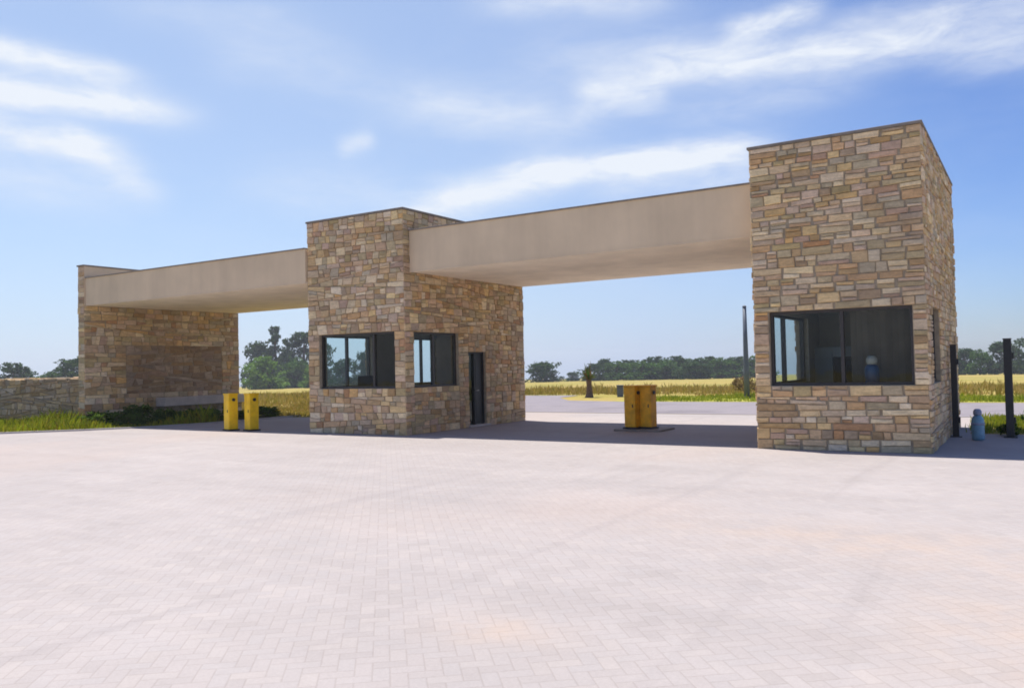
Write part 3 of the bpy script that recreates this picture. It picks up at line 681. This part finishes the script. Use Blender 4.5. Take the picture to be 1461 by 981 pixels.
def azpx(px): return -32.2 + math.degrees(math.atan((px - 730.5) / 1181.0))
def tree(kind, az, dist, h, w, label):
    p = protos[kind]; a = R(az); x, y = dist * math.sin(a), dist * math.cos(a)
    sz = h / 8.0; w = w * (1.22 if (dist > 222 and az > -28) or (-49.5 < az < -45 and kind != 'tall') else 1.0); base_w = {'bushy': 10, 'round': 9, 'mid': 9.5, 'blue': 8.5, 'light': 9, 'tall': 3.6, 'umbrella': 5.6}[kind]; sx = w / base_w
    rz = rngT.uniform(0, 2 * PI); loc = (x, y, hz(dist) - 0.15)
    if kind in used: dup(p, loc, rz, label, GT, (sx, sx, sz))
    else: p.location = loc; p.rotation_euler = (0, 0, rz); p.scale = (sx, sx, sz); p['label'] = label; used.add(kind)
BELT = 'dark green tree in the far line seen through the right lane'
TREES = [  # kind, azimuth, distance, height, width, label
 ('bushy', -63.3, 210, 7.6, 11, 'dark tree at the extreme left edge above the low stone wall'),
 ('mid', -61.0, 205, 6.0, 8, 'low tree behind the low stone wall, left of the tallest one there'),
 ('round', -62.0 + 2.6, 200, 8.6, 13, 'tallest dark green tree rising above the low stone wall'),
 ('bushy', -58.1, 205, 6.7, 10, 'medium green tree above the low stone wall right of its tallest tree'),
 ('mid', -56.9, 210, 6.0, 9, 'low tree above the wall close to the thin pylon'),
 ('blue', -49.2, 250, 14, 9, 'grey green tree partly behind the thin pylon in the left lane view'),
 ('light', -48.7, 215, 8.2, 10, 'sunlit bright green bushy tree low in the left lane view'),
 ('tall', -48.2, 250, 18.5, 7.0, 'tallest and thinnest open tree in the left lane view'),
 ('mid', -46.8, 235, 8.5, 9, 'green leafy tree in front of the spreading tree in the left lane view'),
 ('blue', -47.3, 245, 12, 8, 'grey green tree between the thin tall tree and the spreading tree'),
 ('bushy', -47.4, 240, 7, 10, 'low dark tree under the gap in the left lane view'),
 ('umbrella', -46.3, 245, 16.5, 10, 'tall spreading dark tree in the left lane view'),
 ('light', -46.0, 215, 5.8, 5, 'small light green bush below the spreading tree in the left lane view'),
 ('bushy', -48.3, 262, 8.5, 13, 'wide dark tree filling the back of the left lane view'),
 ('blue', -45.3, 240, 13, 8.5, 'dark tree beside the left edge of the middle gatehouse'),
 ('bushy', -46.6, 255, 8, 12, 'dark low tree behind the spreading tree in the left lane view'),
 ('bushy', -43.6, 215, 7.4, 9, 'dark tree seen through the left half of the middle gatehouse window'),
 ('round', -42.4, 215, 9.0, 5, 'narrow dark tree seen through the middle gatehouse window'),
 ('bushy', -41.4, 215, 7.2, 8, 'low dark tree seen through the right half of the middle gatehouse window'),
 ('round', -30.0, 225, 5.6, 11.5, 'isolated round dark tree next to the edge of the middle gatehouse'),
 ('blue', -28.1, 250, 2.9, 5, 'very low far bush in the gap of the tree line'),
 ('bushy', -26.6, 230, 5.0, 8, BELT), ('blue', -25.8, 235, 6.4, 5.5, 'small peaked tree at the left end of the long far tree line'),
 ('mid', -25.0, 230, 5.4, 9, BELT), ('bushy', -24.1, 235, 5.8, 11, BELT), ('mid', -23.3, 225, 5.2, 9, BELT), ('bushy', -22.5, 235, 6.6, 10, BELT), ('mid', -21.7, 230, 5.6, 9, BELT),
 ('bushy', -21.0, 235, 6.6, 8, BELT), ('round', -19.9, 215, 4.4, 10, 'darkest broad tree standing before the long far tree line'), ('mid', -20.2, 240, 5.8, 10, BELT), ('bushy', -19.0, 235, 6.2, 11, BELT), ('mid', -18.1, 230, 5.7, 10, BELT),
 ('bushy', -17.1, 235, 6.0, 10, BELT), ('mid', -16.0, 235, 6.0, 11, BELT),
 ('round', -4.4, 215, 5.4, 6, 'dark tree just right of the right gatehouse edge'),
 ('blue', -3.6, 220, 6.4, 7, 'grey green tree left of the free standing black post'),
 ('mid', -2.8, 215, 5.8, 7, 'green tree right behind the free standing black post'),
 ('blue', -1.5, 215, 7.6, 9, 'large grey dark tree right of the free standing black post'),
 ('blue', 0.1, 210, 8.6, 10, 'largest grey dark tree at the extreme right edge'),
]
# each belt tree keeps the belt label only where nothing tells them apart
for tr in TREES: tree(*tr)

def shrub_proto(kind, label, cat, leafm, r, h, n, s, seed, group, stemm='bark'):
    rng = random.Random(seed); t = thing(kind, label, cat, (0, 0, 0), 0, group)
    b = bmesh.new()
    for k in range(6):
        a = rng.uniform(0, 2 * PI); tube(b, [(0, 0, 0.0, 0.014), (r * .35 * math.cos(a), r * .35 * math.sin(a), h * .45, 0.009), (r * .6 * math.cos(a), r * .6 * math.sin(a), h * .8, 0.004)], 5)
    from_bm('stem', b, M[stemm], t)
    b = bmesh.new(); L = [((rng.uniform(-.5, .5) * r, rng.uniform(-.5, .5) * r, h * rng.uniform(.3, .72)), (r * .48, r * .48, h * .27)) for _ in range(6)]
    crown_leaves(b, L, n, s, rng); me = bpy.data.meshes.new('foliage'); b.to_mesh(me); b.free(); link('foliage', me, M[leafm], t)
    return t
GS = 'dark shrubs in the bed below the thin pylon'
SL = 'dark green shrub in the row along the foot of the thin pylon'
sp = shrub_proto('low_shrub', SL, 'shrub', 'leaf_shrub', 0.55, 0.75, 1500, 0.055, 21, GS)
first = True; rr = random.Random(77)
for k, (x, y, s) in enumerate([(-25.7, 15.6, 1.2), (-24.9, 15.5, 0.95), (-24.3, 15.9, 0.8), (-25.5, 16.6, 1.1), (-24.5, 16.9, 0.9), (-23.9, 17.5, 0.75), (-25.2, 17.8, 1.0), (-24.2, 18.5, 0.85), (-23.5, 18.4, 0.75), (-25.5, 18.9, 0.85), (-23.9, 19.6, 0.8), (-23.3, 19.5, 0.8), (-24.9, 20.2, 0.8), (-23.4, 20.5, 0.85), (-24.2, 21.1, 0.9)]):
    sc = (s * rr.uniform(.9, 1.2), s * rr.uniform(.9, 1.2), s * rr.uniform(.5, .85))
    lab = {0: 'largest dark green shrub at the front corner of the thin pylon'}.get(k, SL)
    if first: sp.location = (x, y, 0.01); sp.scale = sc; sp['label'] = lab; first = False
    else: dup(sp, (x, y, 0.01), rr.uniform(0, 6), lab, GS, sc)
q = shrub_proto('dark_shrub', 'dark green shrub at the foot of the free standing black post', 'shrub', 'leaf_shrub', 0.24, 0.30, 700, 0.04, 41, None); q.location = (-0.50, 19.62, 0)
q = shrub_proto('green_shrub', 'brighter green shrub at the right edge beyond the free standing post', 'shrub', 'leaf_light', 0.45, 0.5, 1100, 0.05, 43, None); q.location = (0.12, 20.15, 0)
q = shrub_proto('dry_bush', 'dry brown bush beside the foot of the tall slim grey pole', 'bush', 'leaf_dry', 0.75, 1.05, 1300, 0.06, 45, None); q.location = (-11.6, 39.2, 0)

# stocky young tree beyond the road
t = thing('young_tree', 'short young tree with thick brown trunk and pointed crown beyond the road', 'tree', (-19.14, 37.6, 0))
b = bmesh.new(); tube(b, [(0, 0, -0.05, 0.25), (0.02, 0, 0.2, 0.17), (0, 0.02, 0.6, 0.13), (0, 0, 0.85, 0.15), (0, 0, 0.95, 0.08)], 12); from_bm('trunk', b, M['bark_brown'], t)
b = bmesh.new(); rng = random.Random(9)
for k in range(70):
    a = rng.uniform(0, 2 * PI); el = rng.uniform(0.35, 1.5); L = rng.uniform(0.5, 0.85) * (1.0 + 0.25 * (el > 1.2)); d = Vector((math.cos(a) * math.cos(el), math.sin(a) * math.cos(el), math.sin(el))); u = d.cross(Vector((0, 0, 1))).normalized() * 0.045
    p0 = Vector((0, 0, 0.85)); p1 = p0 + d * L * .6; p2 = p0 + d * L + Vector((0, 0, -0.10 * math.cos(el)))
    v = [bm_ for bm_ in (b.verts.new(p0 - u * .5), b.verts.new(p0 + u * .5), b.verts.new(p1 + u), b.verts.new(p1 - u), b.verts.new(p2))]
    b.faces.new((v[0], v[1], v[2], v[3])); b.faces.new((v[3], v[2], v[4]))
me = bpy.data.meshes.new('crown'); b.to_mesh(me); b.free(); link('crown', me, M['leaf_palm'], t)

# grass: uncountable, so stuff
def in_poly(x, y, P):
    c = False
    for i in range(len(P)):
        (ax, ay), (bx, by) = P[i], P[i - 1]
        if (ay > y) != (by > y) and x < (bx - ax) * (y - ay) / (by - ay) + ax: c = not c
    return c
def grass(name, poly, n, h, w, m, seed, blades=6, spread=0.12, zf=lambda x, y: 0.01):
    rng = random.Random(seed); bm = bmesh.new(); xs = [p[0] for p in poly]; ys = [p[1] for p in poly]; k = 0
    while k < n:
        x, y = rng.uniform(min(xs), max(xs)), rng.uniform(min(ys), max(ys))
        if not in_poly(x, y, poly): continue
        k += 1; z = zf(x, y); hh = h * rng.uniform(0.45, 1.25) * (0.7 + 0.5 * math.sin(x * 0.9 + seed) * math.sin(y * 1.3))
        for _ in range(blades):
            a = rng.uniform(0, 2 * PI); px, py = x + rng.gauss(0, spread), y + rng.gauss(0, spread); L = hh * rng.uniform(.6, 1.2); lean = rng.uniform(.1, .6) * L
            u = Vector((math.cos(a), math.sin(a), 0)) * w; d = Vector((-math.sin(a), math.cos(a), 0)) * lean; p = Vector((px, py, z))
            v = [bm.verts.new(p - u), bm.verts.new(p + u), bm.verts.new(p + d * .45 + u * .7 + Vector((0, 0, L * .65))), bm.verts.new(p + d + Vector((0, 0, L)))]
            bm.faces.new((v[0], v[1], v[2])); bm.faces.new((v[0], v[2], v[3]))
    me = bpy.data.meshes.new(name); bm.to_mesh(me); bm.free(); o = link(name, me, M[m]); o['kind'] = 'stuff'; o['category'] = 'grass'; return o
bedpoly = [(-34, 5.8), (-30, 8.4), (-25.9, 12.75), (-25.2, 13.5), (-24.6, 14.4), (-23.9, 15.3), (-23.2, 16.6), (-23.0, 18.0), (-23.6, 18.2), (-24.6, 16.2), (-26.6, 15.2), (-27, 15.7), (-40, 15.75), (-40, 6)]
grass('bed_grass', bedpoly, 5800, 0.42, 0.014, 'grass_yg', 1, 7, 0.10)['label'] = 'yellow green tall grass in front of the low stone wall'
def lowhz(x, y): return hz(math.hypot(x, y)) - 0.02
grass('verge_grass_blades', [(-15.5, 33.7), (10, 33.9), (10, 38.5), (-14.6, 38.5)], 3500, 0.22, 0.02, 'grass_green', 2, 6, 0.15, lowhz)['label'] = 'green grass on the verge beyond the road'
grass('dry_grass', [(-60, 24), (-29.3, 24), (-29.5, 41), (-14, 41), (-14, 39), (24, 39), (24, 52), (-60, 60)], 9000, 0.38, 0.03, 'grass_dry', 3, 6, 0.25, lowhz)['label'] = 'dry yellow grass of the field behind the gate'
grass('side_grass', [(-1.15, 20.1), (4.0, 20.2), (4.7, 25.1), (-1.15, 25.1)], 1800, 0.2, 0.012, 'grass_green', 4, 6, 0.1)['label'] = 'yellow green grass behind the black posts'
grass('lane_grass', [(-22.6, 21.2), (-16.6, 22.3), (-16.4, 25.2), (-19, 25.6), (-24.3, 27), (-27.7, 30.4), (-29, 30), (-29, 22.6)], 3000, 0.22, 0.016, 'grass_dry', 5, 6, 0.12)['label'] = 'dry grass just behind the left lane'

# ------------------------------------------------------------------ light and sky
SUNV = Vector((0.235, -0.085, -1.0)).normalized()
sun = bpy.data.lights.new('sun', 'SUN'); sun.energy = 5.0; sun.angle = R(0.53); sun.color = (1.0, 0.955, 0.89)
so = bpy.data.objects.new('sun', sun); C.objects.link(so); so.rotation_euler = SUNV.to_track_quat('-Z', 'Y').to_euler(); so.location = (0, 0, 60)
to_sun = -SUNV
elev = math.asin(to_sun.z); azim = math.atan2(to_sun.x, to_sun.y)
w = bpy.data.worlds.new('World'); scene.world = w; w.use_nodes = True
t = NT(w.node_tree); bg = t.n['Background']
sky = t.new('ShaderNodeTexSky', sky_type='NISHITA'); sky.sun_disc = False; sky.sun_elevation = elev; sky.sun_rotation = azim
sky.air_density = 1.0; sky.dust_density = 0.7; sky.ozone_density = 2.0; sky.altitude = 50
D = t.new('ShaderNodeTexCoord').outputs['Generated']
def dirv(az, el): a, e = R(az), R(el); return Vector((math.sin(a) * math.cos(e), math.cos(a) * math.cos(e), math.sin(e)))
nz = t.noise(t.mapping(D, scale=(3.0, 3.0, 11.0), rot=(0, R(6), R(20))), 1.6, 7, 0.62, 0.6)
nz2 = t.noise(t.mapping(D, scale=(9, 9, 30), rot=(0, R(8), R(20)), loc=(3, 1, 7)), 1.5, 6, 0.65, 0.4)
def cloud(az0, el0, az1, el1, width, strength, soft=1.0):
    """streak from one direction to another, width in degrees"""
    a, b = dirv(az0, el0), dirv(az1, el1); c = (a + b).normalized(); u = (b - a).normalized(); v = c.cross(u).normalized(); half = (b - a).length / 2
    dc = t.math('MAXIMUM', t.vmath('DOT_PRODUCT', D, tuple(c)), 0.05)
    x = t.math('DIVIDE', t.vmath('DOT_PRODUCT', D, tuple(u)), t.math('MULTIPLY', dc, half * 1.05))
    y = t.math('DIVIDE', t.vmath('DOT_PRODUCT', D, tuple(v)), t.math('MULTIPLY', dc, math.tan(R(width))))
    wob = t.math('MULTIPLY', t.math('SUBTRACT', nz, 0.5), 1.7)
    y = t.math('ADD', y, wob)
    e = t.math('ADD', t.math('POWER', t.math('ABSOLUTE', x), 4.0), t.math('MULTIPLY', y, y))
    g = t.math('EXPONENT', t.math('MULTIPLY', e, -1.0))
    front = t.math('GREATER_THAN', t.vmath('DOT_PRODUCT', D, tuple(c)), 0.06)
    return t.math('MULTIPLY', t.math('MULTIPLY', g, strength), front)
CL = [(-67, 18.9, -57.0, 18.3, 0.72, 1.15), (-68, 16.7, -54.4, 16.5, 0.85, 1.35), (-68, 14.6, -58, 13.8, 1.0, 0.95), (-60.5, 14.6, -55.3, 11.2, 1.0, 0.55), (-66, 12.0, -57, 11.2, 1.6, 0.35),
      (-43.8, 14.8, -41.5, 15.6, 0.6, 0.55), (-41, 18.0, -26.5, 16.4, 1.7, 0.55), (-31, 20.3, -17, 20.8, 1.6, 0.34), (-52, 20.6, -42, 19.6, 1.8, 0.26), (-27.2, 18.2, -21.5, 17.9, 1.2, 0.75), (-23, 19.6, -4.5, 18.6, 1.15, 0.85), (-4.5, 18.4, 4, 17.2, 1.5, 0.6),
      (-17, 21.2, -11.3, 21.7, 0.8, 0.9), (-10, 20.0, 4, 20.2, 1.3, 0.5), (-40, 10.6, -28, 13.2, 1.3, 1.0), (-30, 13.0, -15.5, 14.0, 0.85, 1.2), (-26, 12.0, -14, 12.6, 1.2, 0.5), (-34, 24.0, -21, 23.7, 1.0, 0.55),
      (-21, 16.6, -9, 17.0, 1.3, 0.3), (-58, 22.6, -46, 22.2, 1.2, 0.2), (-50, 12.3, -40, 12.5, 1.8, 0.3), (20, 18, 45, 22, 2.5, 0.8), (70, 14, 110, 18, 2.5, 0.8), (150, 20, 190, 16, 3, 0.9), (-120, 15, -95, 20, 2.5, 0.8), (-160, 10, -130, 12, 2.0, 0.7)]
tot = None
for cdef in CL:
    g = cloud(*cdef); tot = g if tot is None else t.math('ADD', tot, g)
tex = t.math('MULTIPLY_ADD', nz2, 1.9, -0.08)
dens = t.math('MULTIPLY', tot, tex, clamp=True)
veil = t.ramp(t.noise(t.mapping(D, scale=(2, 2, 7), loc=(4, 2, 1)), 1.3, 5, 0.6), [(0.5, 0.0), (0.8, 0.12)])
dens = t.math('MINIMUM', t.math('MAXIMUM', dens, veil), 0.96)
SK = 0.095
white = (0.60 / SK, 0.635 / SK, 0.69 / SK, 1)
# aerial haze low in the sky
sep = t.new('ShaderNodeSeparateXYZ'); t.put(sep.inputs[0], D)
hazef = t.ramp(t.math('ABSOLUTE', sep.outputs[2]), [(0.0, 0.72), (0.16, 0.48), (0.40, 0.50), (0.75, 0.0)])
side = t.ramp(t.vmath('DOT_PRODUCT', D, tuple(dirv(-62, 0))), [(0.50, 0.0), (0.78, 1.0)])
hazef = t.math('MULTIPLY', hazef, side)
skyc = t.mix(1.0, sky.outputs[0], (0.97, 1.05, 1.17, 1), 'MULTIPLY')
col = t.mix(hazef, skyc, (0.385 / SK, 0.475 / SK, 0.65 / SK, 1))
across = t.ramp(t.vmath('DOT_PRODUCT', D, tuple(dirv(-62, 0))), [(0.48, (0.66, 0.73, 0.92)), (0.88, (1.0, 1.0, 1.0)), (1.0, (1.06, 1.05, 1.03))])
col = t.mix(1.0, col, across, 'MULTIPLY')
col = t.mix(dens, col, white)
t.put(bg.inputs[0], col); bg.inputs[1].default_value = SK

def haze():
    bm = bmesh.new(); box(bm, -960, 960, -960, 960, -14.0, 20.0)
    m = bpy.data.materials.new('air_haze'); m.use_nodes = True; tt = NT(m.node_tree)
    tt.n.remove(tt.n['Principled BSDF']); v = tt.new('ShaderNodeVolumePrincipled')
    v.inputs['Color'].default_value = (0.93, 0.95, 1.0, 1); v.inputs['Density'].default_value = HAZE; v.inputs['Anisotropy'].default_value = 0.2
    tt.l.new(v.outputs[0], tt.n['Material Output'].inputs['Volume'])
    o = from_bm('haze', bm, m); o['kind'] = 'stuff'; o['label'] = 'thin pale air haze over the whole place'
HAZE = 0.00045
haze()
# ------------------------------------------------------------------ camera
yaw, pit, rol = -0.5623, 0.028, 0.0227
F = Vector((math.sin(yaw) * math.cos(pit), math.cos(yaw) * math.cos(pit), math.sin(pit)))
Rv = Vector((math.cos(yaw), -math.sin(yaw), 0)); U = Rv.cross(F)
R2 = Rv * math.cos(rol) - U * math.sin(rol); U2 = Rv * math.sin(rol) + U * math.cos(rol)
cam = bpy.data.cameras.new('camera'); co = bpy.data.objects.new('camera', cam); C.objects.link(co)
mw = Matrix.Identity(4)
for i in range(3): mw[i][0], mw[i][1], mw[i][2] = R2[i], U2[i], -F[i]
mw.translation = Vector((0, 0, 1.62)); co.matrix_world = mw
cam.sensor_width = 36; cam.sensor_fit = 'HORIZONTAL'; cam.lens = 36 * 1181.3 / 1461; cam.clip_start = 0.1; cam.clip_end = 6000
scene.camera = co
scene.view_settings.view_transform = 'Standard'; scene.view_settings.look = 'None'
scene.view_settings.exposure = 0.52; scene.view_settings.gamma = 1.0
scene.render.engine = 'CYCLES'
scene.cycles.filter_width = 1.8; scene.cycles.max_bounces = 6; scene.cycles.diffuse_bounces = 4; scene.cycles.glossy_bounces = 3; scene.cycles.transparent_max_bounces = 12
scene.render.resolution_x, scene.render.resolution_y = 1024, 687
